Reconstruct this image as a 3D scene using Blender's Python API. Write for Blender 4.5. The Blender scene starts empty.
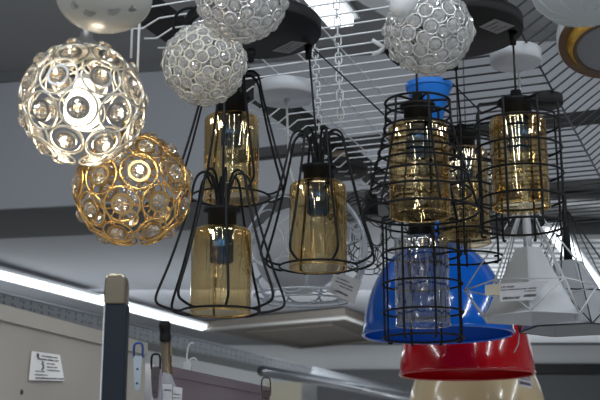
import bpy, math, random
from mathutils import Vector, Matrix
R = math.radians
PI = math.pi
SC = bpy.context.scene
COL = SC.collection

# ------------------------------------------------------------------ camera
EYE = Vector((0, 0, 1.6)); PITCH = R(14); F = 1100.0
cam = bpy.data.cameras.new('camera'); cam_o = bpy.data.objects.new('camera', cam); COL.objects.link(cam_o)
cam_o.location = EYE; cam_o.rotation_euler = (R(90) + PITCH, 0, 0)
cam.sensor_width = 36; cam.lens = F * 36 / 600
cam.clip_start = .05
cam.dof.use_dof = True; cam.dof.focus_distance = 2.55; cam.dof.aperture_fstop = 9.0
SC.camera = cam_o

# ------------------------------------------------------------------ world, view
w = bpy.data.worlds.new('world'); SC.world = w; w.use_nodes = True
w.node_tree.nodes['Background'].inputs[0].default_value = (.75, .82, 1, 1)
w.node_tree.nodes['Background'].inputs[1].default_value = .22
SC.view_settings.view_transform = 'Standard'; SC.view_settings.look = 'None'
SC.view_settings.gamma = 1; SC.view_settings.use_curve_mapping = False
SC.view_settings.exposure = 0.85

def area(name, loc, size, power, col=(.88, .945, 1), rot=(0, 0, 0)):
    l = bpy.data.lights.new(name, 'AREA'); l.shape = 'RECTANGLE'; l.size, l.size_y = size
    l.energy = power; l.color = col
    o = bpy.data.objects.new(name, l); COL.objects.link(o); o.location = loc; o.rotation_euler = rot
    return o
# the shop's ceiling luminaires: behind and beside the camera and over the aisle
for x, y, p in ((-3.0, -1.0, 42), (-1.0, -2.6, 34), (1.2, -1.6, 38), (3.4, -.4, 36), (-4.6, 2.0, 26), (4.8, 2.2, 24)):
    area('aisle_light', (x, y, 4.2), (.14, 3.2), p * .95, rot=(R(10), R(-6 if x < 0 else 6), 0))
area('aisle_light', (0, .2, 4.3), (3.2, .14), 26)
area('bulkhead_fill', (-2.2, 4.2, 4.2), (4, .5), 30, rot=(R(62), 0, 0))  # unseen lamp added to brighten the bulkhead
area('bulkhead_fill', (3.0, 4.4, 4.0), (4, .5), 30, rot=(R(70), 0, 0))  # second added lamp, lifting the right part of the bulkhead
area('far_fill', (-1.5, 12.0, 2.6), (6, 2), 32, rot=(R(180), 0, 0))  # added upward fill for the lower ceiling, no fitting there
area('far_fill', (1.5, 12.5, 3.3), (8, 2), 170, rot=(R(55), 0, 0))  # added fill turned on the back wall to lighten it
area('far_fill', (3.2, 11.5, 2.3), (4, 4), 55, rot=(R(180), 0, 0))  # upward fill added below the slats to brighten them

# ------------------------------------------------------------------ materials
def mat(name, col=(.5, .5, .5), rough=.5, metal=0, **k):
    m = bpy.data.materials.new(name); m.use_nodes = True
    b = m.node_tree.nodes['Principled BSDF']
    b.inputs['Base Color'].default_value = (*col, 1); b.inputs['Roughness'].default_value = rough
    b.inputs['Metallic'].default_value = metal
    for kk, v in k.items():
        b.inputs[kk.replace('_', ' ')].default_value = v
    return m
def noise_color(m, c1, c2, scale=3, detail=4, bump=0):
    nt = m.node_tree; n = nt.nodes; b = n['Principled BSDF']
    tc = n.new('ShaderNodeTexCoord'); ns = n.new('ShaderNodeTexNoise'); ns.inputs['Scale'].default_value = scale
    ns.inputs['Detail'].default_value = detail
    mx = n.new('ShaderNodeMix'); mx.data_type = 'RGBA'
    mx.inputs['A'].default_value = (*c1, 1); mx.inputs['B'].default_value = (*c2, 1)
    nt.links.new(tc.outputs['Object'], ns.inputs['Vector']); nt.links.new(ns.outputs['Fac'], mx.inputs['Factor'])
    nt.links.new(mx.outputs['Result'], b.inputs['Base Color'])
    if bump:
        bp = n.new('ShaderNodeBump'); bp.inputs['Strength'].default_value = bump
        nt.links.new(ns.outputs['Fac'], bp.inputs['Height']); nt.links.new(bp.outputs['Normal'], b.inputs['Normal'])
    return m
def emis(name, col, s):
    m = mat(name, (.8, .8, .8), .4); b = m.node_tree.nodes['Principled BSDF']
    b.inputs['Emission Color'].default_value = (*col, 1); b.inputs['Emission Strength'].default_value = s
    return m
def thinglass(name, tint, refl, film=0, base=.12, edge=.75, rough=.03, bump=0, bscale=14):
    """a thin shell: straight transmission tinted by the glass plus a coated reflection stronger at the edges"""
    m = bpy.data.materials.new(name); m.use_nodes = True; nt = m.node_tree; n = nt.nodes; n.clear()
    out = n.new('ShaderNodeOutputMaterial'); tr = n.new('ShaderNodeBsdfTransparent'); tr.inputs[0].default_value = (*tint, 1)
    p = n.new('ShaderNodeBsdfPrincipled'); p.inputs['Base Color'].default_value = (*refl, 1); p.inputs['Metallic'].default_value = 1
    p.inputs['Roughness'].default_value = rough
    if film:
        p.inputs['Thin Film Thickness'].default_value = film; p.inputs['Thin Film IOR'].default_value = 1.45
    lw = n.new('ShaderNodeLayerWeight'); lw.inputs['Blend'].default_value = .35
    mr = n.new('ShaderNodeMapRange'); mr.inputs['To Min'].default_value = base; mr.inputs['To Max'].default_value = edge
    nt.links.new(lw.outputs['Facing'], mr.inputs['Value'])
    if bump:
        tc = n.new('ShaderNodeTexCoord'); mp = n.new('ShaderNodeMapping'); mp.inputs['Scale'].default_value = (1, 1, .12)
        ns = n.new('ShaderNodeTexNoise'); ns.inputs['Scale'].default_value = bscale
        bp = n.new('ShaderNodeBump'); bp.inputs['Strength'].default_value = bump; bp.inputs['Distance'].default_value = .05
        nt.links.new(tc.outputs['Object'], mp.inputs['Vector']); nt.links.new(mp.outputs['Vector'], ns.inputs['Vector'])
        nt.links.new(ns.outputs['Fac'], bp.inputs['Height']); nt.links.new(bp.outputs['Normal'], p.inputs['Normal'])
    mx = n.new('ShaderNodeMixShader')
    nt.links.new(mr.outputs['Result'], mx.inputs[0]); nt.links.new(tr.outputs[0], mx.inputs[1]); nt.links.new(p.outputs[0], mx.inputs[2])
    nt.links.new(mx.outputs[0], out.inputs['Surface'])
    return m
M = {}
M['black'] = mat('black powder coat', (.008, .008, .009), .5, Specular_IOR_Level=.25)
M['black_canopy'] = noise_color(mat('black canopy paint', (.02, .02, .021), .6, Specular_IOR_Level=.3), (.014, .014, .015), (.022, .022, .023), 20)
M['cord'] = mat('black cord', (.015, .015, .015), .6)
M['white_cord'] = mat('white cord', (.7, .7, .7), .5)
M['amber'] = thinglass('amber iridescent glass', (1, .87, .61), (1.0, .80, .44), 0, .22, .85, .03, .22, 22)
M['smoke'] = thinglass('grey iridescent glass', (.92, .93, .92), (.9, .89, .84), 420, .36, .8, .025, .45, 30)
M['iris'] = thinglass('gold iridescent glass', (.99, .86, .62), (1, .84, .52), 460, .25, .8, .03, .32, 26)
M['clear'] = thinglass('clear lamp glass', (.96, .97, .98), (.9, .92, .95), 0, .08, .6, .03)
M['blue_sleeve'] = mat('dark blue anodised sleeve', (.03, .10, .36), .22, .8)
M['chrome'] = mat('chrome wire', (.86, .86, .87), .16, 1)
M['silver_ring'] = mat('satin silver ring', (.80, .76, .68), .28, 1)
M['silver_bead'] = mat('bright silver ring', (.90, .90, .90), .22, .6)
M['bead_white'] = mat('warm white silver ring', (.92, .89, .80), .25, .15)
M['gold'] = mat('gold ring', (.90, .58, .22), .2, 1)
M['gold_dark'] = mat('brown gold disc', (.45, .27, .10), .3, 1)
M['grid'] = mat('galvanised wire', (.70, .72, .74), .4, .3)
M['grid_dark'] = mat('grey wire', (.06, .06, .063), .45, .5)
M['white_paint'] = mat('white lacquer', (.62, .64, .68), .35)
M['white_soft'] = mat('white plastic', (.72, .74, .76), .5)
M['grey_paint'] = mat('grey lacquer', (.42, .43, .46), .4)
M['blue'] = mat('blue enamel', (.0, .15, .76), .12, 0, Coat_Weight=.6)
M['blue_cup'] = mat('blue plastic', (.01, .20, .75), .4)
M['blue_in'] = mat('blue enamel inside', (.006, .13, .66), .3)
M['red'] = mat('red enamel', (.52, .0, .006), .14, 0, Coat_Weight=.5)
M['cream'] = mat('cream enamel', (.56, .44, .26), .18, 0, Coat_Weight=.4)
M['paper'] = mat('paper tag', (.62, .62, .66), .6)
M['paper_white'] = mat('white paper', (.82, .80, .80), .6)
M['paper_grey'] = mat('grey paper label', (.30, .30, .31), .6)
M['ink'] = mat('ink', (.03, .03, .05), .7)
M['tape'] = mat('clear yellowed tape', (.62, .57, .46), .3)
M['shade_grey'] = mat('satin grey glass', (.52, .53, .57), .35)
def crystal_mat(name, tint):
    m = mat(name, tint, .03, 0, Transmission_Weight=.93, IOR=1.95)
    b = m.node_tree.nodes['Principled BSDF']
    b.inputs['Thin Film Thickness'].default_value = 520; b.inputs['Thin Film IOR'].default_value = 1.9
    return m
M['crystal'] = crystal_mat('cut crystal', (.95, .95, .93))
M['crystal_gold'] = crystal_mat('cut crystal in gold', (.97, .93, .84))
M['crystal_white'] = crystal_mat('bright cut crystal', (.97, .97, .96))
M['crystal_white'].node_tree.nodes['Principled BSDF'].inputs['Transmission Weight'].default_value = .72
M['bulb'] = emis('lit bulb', (1, .90, .70), 2.0)
M['tube'] = emis('fluorescent tube', (.90, .96, 1), 1.5)
M['tube_bright'] = emis('daylight tube', (.92, .97, 1), 1.5)

# ------------------------------------------------------------------ geometry helpers
def ray(px, py):
    u = (px - 300) / F; v = (200 - py) / F
    return Vector((u, math.cos(PITCH) - v * math.sin(PITCH), math.sin(PITCH) + v * math.cos(PITCH)))
def P(px, py, d): return EYE + ray(px, py) * d           # d metres ahead of the lens
def onz(px, py, z):
    r = ray(px, py); return EYE + r * ((z - EYE.z) / r.z)
def ony(px, py, y):
    r = ray(px, py); return EYE + r * (y / r.y)
def vert_z(px, py, at):                                   # height at plan position `at` that shows at row py
    r = ray(px, py); return EYE.z + r.z * (at.y / r.y)

class MB:
    def __init__(s): s.v = []; s.f = []; s.sm = []
    def add(s, vs, fs, smooth=True):
        o = len(s.v); s.v += [Vector(a) for a in vs]
        for f in fs: s.f.append([i + o for i in f]); s.sm.append(smooth)
        return s
    def tube(s, pts, r, n=6, closed=False):
        pts = [Vector(p) for p in pts]; N = len(pts); vs = []; fs = []
        nrm = None
        for i, p in enumerate(pts):
            a = pts[(i - 1) % N] if (closed or i) else p; b = pts[(i + 1) % N] if (closed or i < N - 1) else p
            t = (b - a); t = t.normalized() if t.length > 1e-9 else Vector((0, 0, 1))
            if nrm is None:
                nrm = t.orthogonal().normalized()
            nrm = nrm - t * nrm.dot(t)
            nrm = nrm.normalized() if nrm.length > 1e-6 else t.orthogonal().normalized()
            bi = t.cross(nrm); rr = r[i] if isinstance(r, (list, tuple)) else r
            for k in range(n):
                an = 2 * PI * k / n; vs.append(p + nrm * math.cos(an) * rr + bi * math.sin(an) * rr)
        L = N if closed else N - 1
        off = 0
        if closed:   # match the frame at the seam
            last = [vs[(N - 1) * n + k] for k in range(n)]
            best = min(range(n), key=lambda q: sum((last[k] - vs[(k + q) % n]).length for k in range(n))); off = best
        for i in range(L):
            j = (i + 1) % N; sh = off if (closed and j == 0) else 0
            for k in range(n):
                fs.append([i * n + k, i * n + (k + 1) % n, j * n + (k + 1 + sh) % n, j * n + (k + sh) % n])
        if not closed:
            fs.append(list(range(n))[::-1]); fs.append([(N - 1) * n + k for k in range(n)])
        return s.add(vs, fs)
    def ring(s, c, rad, r, axis=(0, 0, 1), n=36, m=6, arc=None):
        c = Vector(c); ax = Vector(axis).normalized(); u = ax.orthogonal().normalized(); v = ax.cross(u)
        return s.tube([c + (u * math.cos(2 * PI * i / n) + v * math.sin(2 * PI * i / n)) * rad for i in range(n)], r, m, True)
    def lathe(s, prof, c=(0, 0, 0), n=40, axis=(0, 0, 1), smooth=True):
        c = Vector(c); ax = Vector(axis).normalized()
        u = Vector((1, 0, 0)) if abs(ax.z) > .99 else ax.orthogonal().normalized(); v = ax.cross(u)
        vs = []; fs = []
        for (r, z) in prof:
            for k in range(n):
                a = 2 * PI * k / n; vs.append(c + ax * z + (u * math.cos(a) + v * math.sin(a)) * max(r, 1e-5))
        for i in range(len(prof) - 1):
            for k in range(n):
                fs.append([i * n + k, i * n + (k + 1) % n, (i + 1) * n + (k + 1) % n, (i + 1) * n + k])
        return s.add(vs, fs, smooth)
    def hexa(s, b, t):                                     # b, t: four bottom and four top corners
        return s.add(list(b) + list(t), [[3, 2, 1, 0], [4, 5, 6, 7], [0, 1, 5, 4], [1, 2, 6, 5], [2, 3, 7, 6], [3, 0, 4, 7]], False)
    def box(s, c, sx, sy, sz, X=(1, 0, 0), Y=(0, 1, 0), Z=(0, 0, 1)):
        c = Vector(c); X = Vector(X).normalized() * sx / 2; Y = Vector(Y).normalized() * sy / 2; Z = Vector(Z).normalized() * sz / 2
        q = [(-1, -1), (1, -1), (1, 1), (-1, 1)]
        return s.hexa([c + X * a + Y * b - Z for a, b in q], [c + X * a + Y * b + Z for a, b in q])
    def slab(s, q, thick):                                 # four corners + thickness vector
        t = Vector(thick); return s.hexa([Vector(p) for p in q], [Vector(p) + t for p in q])
    def mesh(s, name, m):
        me = bpy.data.meshes.new(name); me.from_pydata([tuple(v) for v in s.v], [], s.f)
        me.polygons.foreach_set('use_smooth', s.sm); me.materials.append(m); me.update(); return me
    def build(s, name, m, parent=None, bevel=0, **k):
        """vertices are given in world space; the part sits at its root's origin"""
        if parent is not None:
            o0 = Vector(parent.get('_o', (0, 0, 0)))
        else:
            o0 = sum(s.v, Vector()) / len(s.v); o0.z = min(v.z for v in s.v)
        s.v = [v - o0 for v in s.v]
        o = bpy.data.objects.new(name, s.mesh(name, m)); COL.objects.link(o)
        if parent is not None: o.parent = parent
        else: o.location = o0
        o['_o'] = tuple(o0)
        if bevel:
            b = o.modifiers.new('bevel', 'BEVEL'); b.width = bevel; b.segments = 2; b.limit_method = 'ANGLE'
        return tag(o, **k)
def tag(o, label=None, cat=None, group=None, kind=None):
    if label: o['label'] = label
    if cat: o['category'] = cat
    if group: o['group'] = group
    if kind: o['kind'] = kind
    return o
def empty(name, loc, label=None, cat=None, group=None):
    o = bpy.data.objects.new(name, None); COL.objects.link(o); o.location = loc; o.empty_display_size = .05
    o['_o'] = tuple(Vector(loc)); return tag(o, label, cat, group)
def struct(mb, name, m): return mb.build(name, m, kind='structure')
def arcpts(c, u, v, a0, a1, n): return [Vector(c) + Vector(u) * math.cos(a0 + (a1 - a0) * i / n) + Vector(v) * math.sin(a0 + (a1 - a0) * i / n) for i in range(n + 1)]
def smoothpath(pts, it=2):
    pts = [Vector(p) for p in pts]
    for _ in range(it):
        q = [pts[0]]
        for a, b in zip(pts, pts[1:]): q += [a * .75 + b * .25, a * .25 + b * .75]
        q.append(pts[-1]); pts = q
    return pts

# ------------------------------------------------------------------ the shop: setting
slate = noise_color(mat('slate plaster', (.2, .2, .22), .8), (.225, .23, .25), (.26, .265, .285), 1.5)
ceilm = noise_color(mat('dark ceiling', (.1, .1, .1), .85), (.24, .24, .245), (.28, .28, .285), 1.2)
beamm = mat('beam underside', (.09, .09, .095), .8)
lowceil = noise_color(mat('pale ceiling', (.3, .3, .3), .7), (.19, .195, .21), (.225, .23, .245), .8)
wallm = noise_color(mat('pale wall', (.4, .4, .4), .7), (.48, .485, .49), (.52, .525, .53), .7)
floorm = noise_color(mat('shop floor', (.3, .3, .3), .4), (.42, .41, .39), (.48, .47, .45), 2)
struct(MB().box((0, 6, -.05), 18, 26, .1), 'floor', floorm)
struct(MB().box((-8.2, 6, 2.4), .2, 26, 4.8), 'wall_left', wallm)
struct(MB().box((8.2, 6, 2.4), .2, 26, 4.8), 'wall_right', wallm)
struct(MB().box((0, -7, 2.4), 18, .2, 4.8), 'wall_rear', wallm)
struct(MB().box((0, 18.6, 2.4), 18, .2, 4.8), 'wall_back', wallm)
struct(MB().box((0, .9, 4.65), 18, 16, .1), 'ceiling', ceilm)
struct(MB().box((0, 13.9, 3.75), 18, 9.6, .1), 'ceiling_lower', lowceil)
# the bulkhead that steps down from the high ceiling
A = onz(-160, 86, 4.6); B = onz(760, 14, 4.6)
dn = (B - A).normalized(); back = Vector((-dn.y, dn.x, 0)) * .95
A0 = Vector((A.x, A.y, 3.52)); B0 = Vector((B.x, B.y, 3.52))
struct(MB().hexa([A0, B0, B0 + back, A0 + back], [A, B, B + back, A + back]), 'wall_bulkhead', slate)
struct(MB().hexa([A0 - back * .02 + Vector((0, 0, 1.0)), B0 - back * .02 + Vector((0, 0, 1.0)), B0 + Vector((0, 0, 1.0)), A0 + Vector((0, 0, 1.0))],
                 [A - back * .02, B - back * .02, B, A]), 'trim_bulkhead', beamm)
struct(MB().hexa([A0 - Vector((0, 0, .01)), B0 - Vector((0, 0, .01)), B0 + back - Vector((0, 0, .01)), A0 + back - Vector((0, 0, .01))], [A0, B0, B0 + back, A0 + back]), 'trim_soffit_shade', beamm)  # dark sheet: the underside's shade is put into its colour

def lamp_strip(name, p0, p1, wdt, hgt, m, label, body=.02, segs=1):
    root = empty(name, (p0 + p1) / 2, label, 'ceiling light')
    d = (p1 - p0); L = d.length; d.normalize(); s = d.cross(Vector((0, 0, 1))).normalized()
    mb = MB(); mb.box((p0 + p1) / 2 + Vector((0, 0, body / 2 + hgt)), L, wdt * 1.5, body, d, s); mb.build('housing', M['white_soft'], root)
    for i in range(segs):
        a = p0 + d * (L * i / segs + .02); b = p0 + d * (L * (i + 1) / segs - .02)
        mb = MB().box((a + b) / 2 + Vector((0, 0, hgt / 2)), (b - a).length, wdt, hgt, d, s); mb.build('tube', m, root)
    return root
z = 3.56
r_ = lamp_strip('fluorescent_batten', onz(-60, 262, z), onz(209, 331, z), .12, .05, M['tube'],
           'long line of lit fluorescent tubes running back under the pale ceiling at left', .03, 9)
for px, py in ((20, 286), (75, 300), (128, 313), (176, 325)):
    a = onz(px, py, z); MB().tube([a + Vector((0, 0, .07)), Vector((a.x, a.y, 3.7))], .012, 6).build('hanger_rod', M['grid_dark'], r_)
lamp_strip('fluorescent_batten', onz(553, 233, 3.22), onz(606, 302, 3.22), .10, .04, M['tube_bright'],
           'bright slanting light strip seen behind the wire geometric lampshades at right', .03)
lamp_strip('fluorescent_batten', onz(306, -14, 4.5), onz(343, 28, 4.5), .16, .05, M['tube_bright'],
           'short lit tube on the high ceiling above the wire grid', .03)
# white ceiling duct near the top
a, b = onz(350, -12, 4.45), onz(402, 18, 4.45)
MB().box((a + b) / 2 + Vector((0, 0, .07)), (b - a).length * 1.2, .28, .14, (b - a)).build('ceiling_duct', M['white_soft'], bevel=.02,
    label='pale boxy duct on the high ceiling beside the short lit tube', cat='duct')
# corrugated slats on the right-hand part of the lower ceiling
sl = mat('pale slat', (.66, .67, .69), .5)
slr = empty('slatted_ceiling_panel', onz(600, 240, 3.66), 'pale grey slatted panel under the ceiling behind the right-hand cage lamps', 'ceiling panel')
MB().box((3.5, 11.6, 3.485), 4.2, 8.4, .02).build('backing', mat('slat shadow gap', (.09, .09, .095), .8), slr)
for k in range(38):
    MB().box((3.5, 7.55 + k * .22, 3.45), 4.2, .14, .05).build('slat', sl, slr)
MB().box((3.5, 7.9, 3.35), 4.4, .16, .12).build('ceiling_beam', M['black'], label='dark beam crossing below the slatted ceiling panel at right', cat='beam')
# cassette under the lower ceiling
cz = 3.55
c_root = empty('ceiling_cassette', onz(300, 330, cz), 'brownish square ceiling cassette hung behind the cage pendants', 'air conditioner')
q = [onz(203, 323, cz), onz(300, 343, cz), onz(405, 330, cz), onz(350, 313, cz)]
q = [onz(205, 330, cz), onz(300, 347, cz), onz(402, 338, cz), onz(345, 317, cz)]
MB().slab(q, (0, 0, .12)).build('housing', mat('grey brown casing', (.085, .072, .06), .6), c_root)
cc = sum(q, Vector()) / 4
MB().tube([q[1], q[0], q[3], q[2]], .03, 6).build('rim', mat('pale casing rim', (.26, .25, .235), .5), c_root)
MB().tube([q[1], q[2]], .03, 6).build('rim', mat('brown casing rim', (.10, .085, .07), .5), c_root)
MB().slab([cc + (p - cc) * .62 - Vector((0, 0, .02)) for p in q], (0, 0, .03)).build('grille', mat('brown grille', (.12, .10, .085), .6), c_root)
# perforated cable tray running back
tm = mat('perforated steel', (.24, .25, .26), .45, .6)
nt = tm.node_tree; n = nt.nodes
tc = n.new('ShaderNodeTexCoord'); vo = n.new('ShaderNodeTexVoronoi'); vo.inputs['Scale'].default_value = 26; vo.inputs['Randomness'].default_value = .25
cr = n.new('ShaderNodeValToRGB'); cr.color_ramp.elements[0].position = .28; cr.color_ramp.elements[0].color = (.11, .11, .115, 1)
cr.color_ramp.elements[1].position = .36; cr.color_ramp.elements[1].color = (.25, .26, .275, 1)
nt.links.new(tc.outputs['Object'], vo.inputs['Vector']); nt.links.new(vo.outputs['Distance'], cr.inputs[0]); nt.links.new(cr.outputs[0], n['Principled BSDF'].inputs['Base Color'])
a, b = onz(-70, 288, 2.66), onz(408, 396, 2.66); d = b - a
tr_ = empty('cable_tray', (a + b) / 2, 'long perforated steel tray running back above the cabinet tops', 'cable tray')
MB().box((a + b) / 2, d.length, .03, .12, d, d.cross(Vector((0, 0, 1)))).build('side_rail', tm, tr_)
MB().box((a + b) / 2 - Vector((0, -.12, .06)), d.length, .26, .012, d, d.cross(Vector((0, 0, 1)))).build('bottom_plate', mat('steel underside', (.16, .165, .17), .5, .5), tr_)
MB().tube([a + Vector((0, 0, .075)), b + Vector((0, 0, .075))], .014, 6).build('top_lip', mat('steel lip', (.3, .31, .33), .4, .7), tr_)
a, b = onz(262, 371, 2.5), onz(420, 398, 2.5)
MB().tube([a, b], .05, 14).build('steel_pipe', mat('shiny pipe', (.30, .31, .33), .22, .9), label='shiny grey pipe slanting down to the right below the cable tray', cat='pipe')
# far fittings on the back wall
MB().box(ony(590, 369, 17.9), 3.6, .2, .16).build('picture_rail', M['black'], label='thin black rail along the back wall at far right', cat='rail')
MB().box(Vector((5.4, 18.2, 1.64)), 3.4, .3, 3.28).build('display_board', mat('dark grey board', (.06, .062, .066), .6), label='dark grey board on the back wall right of the domed shades', cat='board')
MB().box(ony(368, 390, 17.6), 1.6, .6, .6).build('storage_box', mat('dark box', (.05, .05, .055), .7), label='dark box on the high far shelf below the shiny pipe', cat='box')
MB().box(ony(284, 396, 17.4), .55, .4, .4).build('storage_box', mat('beige box', (.32, .29, .22), .7), label='beige box far back right of the purple cabinet side', cat='box')

# ------------------------------------------------------------------ hanging wire grid
GZ = 2.672
grid = empty('wire_grid', onz(380, 100, GZ), 'wide galvanised wire grid from which the lamps hang', 'wire grid')
VP = ray(-2700, 474); bd = Vector((-VP.x, -VP.y, 0)).normalized()       # bar direction, pointing right
L0a, L0b = onz(118, -12, GZ), onz(420, 210, GZ)
Lma, Lmb = onz(455, -20, GZ), onz(415, 190, GZ)
L1a, L1b = onz(493, -20, GZ), onz(616, 205, GZ)
def hit(p, d, a, b):                                                    # plan intersection of line p+td with a-b
    e = b - a; den = d.x * e.y - d.y * e.x
    t = ((a.x - p.x) * e.y - (a.y - p.y) * e.x) / den; return p + d * t
pn = Vector((-bd.y, bd.x, 0))
base = onz(325, 49, GZ)
up1 = Vector((.20, .02, .165)); dn1 = Vector((.30, .03, -.12)); lf1 = Vector((-.035, -.03, -.04)); lf2 = Vector((-.03, 0, .0))
rail_pts1 = []; rail_pts2 = []; rail_pts0 = []; rail_pts3 = []
for k in range(-16, 36):
    p = base + pn * (.066 * k)
    r1 = hit(p, bd, L1a, L1b); r0 = hit(p, bd, L0a, L0b)
    rm = hit(p, bd, Lma, Lmb)
    e2 = r1 + up1; e3 = e2 + dn1
    if (r1 - r0).dot(bd) < .05: continue
    if (rm - r0).dot(bd) > .05: MB().tube([r0 + lf1 + lf2, r0 + lf1, r0, rm], .0025, 6).build('bar', M['grid'], grid)
    else: rm = r0
    MB().tube([rm, r1, e2, e3], .0029, 6).build('dim_reflection_bar', M['grid_dark'], grid)  # same wire carried on; its dimmer reflections are put into a darker colour
    rail_pts1.append(r1); rail_pts2.append(e2); rail_pts3.append(e3); rail_pts0.append(r0)
for pts in (rail_pts1, rail_pts2, rail_pts3):
    MB().tube([p + Vector((0, 0, -.004)) for p in (pts[0], pts[-1])], .003, 6).build('cross_bar', M['grid_dark'], grid)
for px, py in ((303, 60), (268, 66), (350, 60)):
    c = onz(px, py, GZ); MB().tube([c - pn * .75 + Vector((0, 0, .004)), c + pn * .9 + Vector((0, 0, .004))], .0022, 6).build('cross_bar', M['grid'], grid)
# black rails carrying the grid
a, b = onz(118, -12, GZ + .045), onz(420, 210, GZ + .045)
MB().box((a + b) / 2, (b - a).length, .095, .03, b - a, (b - a).cross(Vector((0, 0, 1)))).build('ceiling_track', M['black'], bevel=.003,
    label='black track rail running diagonally from top left to centre above the grid', cat='rail')
a, b = ony(225, 158, 4.9), ony(640, 112, 4.3)
MB().box((a + b) / 2, (b - a).length, .05, .05, b - a, (b - a).cross(Vector((0, 0, 1)))).build('support_bar', M['black_canopy'], bevel=.003,
    label='dark square bar crossing level behind the cage lamps', cat='rail')

def chain(top, bot, label, link=.034, w_=.0085, r=.0022):
    root = empty('chain', bot, label, 'chain', 'hanging white chains')
    n = int((top - bot).length / (link * .78)); d = (top - bot).normalized(); me = {}
    for k in range(n):
        c = bot + d * (link * .78 * (k + .5)); X = Vector((1, .3, 0)).normalized() if k % 2 else Vector((-.3, 1, 0)).normalized()
        h = link / 2 - w_
        pts = arcpts(Vector((0, 0, h)), Vector((w_, 0, 0)), Vector((0, 0, w_)), 0, PI, 5) + arcpts(Vector((0, 0, -h)), Vector((-w_, 0, 0)), Vector((0, 0, -w_)), 0, PI, 5)
        if 'm' not in me:
            mb = MB().tube(pts, r, 6, True); me['m'] = mb.mesh('link', M['white_soft'])
        o = bpy.data.objects.new('link', me['m']); COL.objects.link(o); o.parent = root; o.location = c - bot
        o.rotation_euler = (0, 0, 0 if k % 2 else PI / 2)
    return root
for (x, y, y1, d_, lab) in ((331, 30, 128, 2.95, 'white link chain hanging right of the left black canopy, nearer of two'),
                            (310, 60, 150, 3.25, 'white link chain behind the cord of the middle amber pendant')):
    bot = P(x + 10, y1, d_); top = Vector((bot.x - .02, bot.y, 3.3 if x > 320 else 3.0)); chain(top, bot, lab)

# ------------------------------------------------------------------ labels with print
def label_card(parent, q, m, lines, thick=.0006, name='price_label', blocks=()):
    """q: corners top-left, top-right, bottom-right, bottom-left; lines: (u0, v0, u1, height) of small print"""
    q = [Vector(p) for p in q]; nrm = (q[1] - q[0]).cross(q[3] - q[0]).normalized()
    if nrm.dot(EYE - q[0]) < 0: nrm = -nrm
    o = MB().slab(q, -nrm * thick).build(name, m, parent)
    def at(u, v): return (q[0] * (1 - u) + q[1] * u) * (1 - v) + (q[3] * (1 - u) + q[2] * u) * v + nrm * .0004
    mb = MB(); rnd = random.Random(7)
    for (u0, v0, u1, h) in lines:
        u = u0
        while u < u1 - .005:
            wd = rnd.uniform(.012, .03); g = rnd.uniform(.006, .012)
            uu = min(u + wd, u1); a = rnd.uniform(0, h * .25)
            mb.slab([at(u, v0 + a), at(uu, v0 + a), at(uu, v0 + h), at(u, v0 + h)], nrm * .0002); u = uu + g
            if rnd.random() < .12: u += .02
    for poly in blocks:
        mb.tube([at(*p) for p in poly], .0009, 5)
    if mb.v: mb.build('print', M['ink'], o if parent is not None else o)
    return o

# ------------------------------------------------------------------ cage pendants
def shade_parts(root, c, rad, h, glass, capr=.036, caph=.042, bulb=True, sleeve=.075):
    """c: centre of the top of the glass; everything hangs below and above it"""
    mb = MB()
    mb.lathe([(0, caph + .03), (.012, caph + .03), (.016, caph + .008), (capr * 1.28, caph + .004), (capr * 1.28, caph - .003), (capr, caph - .006), (capr, 0.0), (0, 0)], c, 32)
    holder = mb.build('lamp_holder', M['black'], root)
    fil = .016
    prof = [(capr * .8, 0), (rad - fil, 0)] + [(rad - fil + fil * math.sin(a), -fil + fil * math.cos(a)) for a in (PI / 8, PI / 4, 3 * PI / 8, PI / 2)] + [(rad, -h * .3), (rad, -h * .6), (rad, -h)]
    g = MB().lathe(prof, c, 64).build('glass_shade', glass, holder)
    MB().ring(c - Vector((0, 0, h)), rad, .0016, n=56).build('glass_rim', glass, holder)
    MB().lathe([(0, 0), (.027, 0), (.027, -sleeve), (.022, -sleeve - .004), (0, -sleeve - .004)], c - Vector((0, 0, .001)), 28).build('socket', M['blue_sleeve'], holder)
    if bulb:
        MB().lathe([(.010, 0), (.017, -.006), (.019, -.02), (.019, -h * .47), (.013, -h * .52), (0, -h * .535)], c - Vector((0, 0, sleeve)), 24).build('bulb', M['clear'], holder)
    return holder
def loop_cage(holder, c, top, R1, r0, r1, zb, zr, nw=8, ph=.3, r=.0031):
    """hairpin wires: out of the holder, over an arch at z=top, down and out to radius R1, back in to a ring (radius r1, z=zr)"""
    ring = MB().ring(c + Vector((0, 0, zr)), r1, r * .9, n=60).build('cage_ring', M['black'], holder)
    for k in range(nw):
        a = ph + 2 * PI * k / nw
        rz = [(.012, .045), (.014, top * .62), (r0 * .40, top * .92), (r0 * .55, top * 1.06), (r0 * .9, top * 1.06), (r0 * 1.15, top * .9), (r0 * 1.27, top * .5), (r0 * 1.2 + (R1 - r0 * 1.2) * .58, zb * .45), (R1 * .985, zb * .90), (R1 * 1.0, zb * 1.0), (R1 * .94, zb * 1.06), (r1 * 1.15, zr * 1.0), (r1, zr)]
        pts = smoothpath([c + Vector((math.cos(a) * q, math.sin(a) * q, zz)) for q, zz in rz], 2)
        MB().tube(pts, r, 6).build('cage_wire', M['black'], holder)
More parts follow.
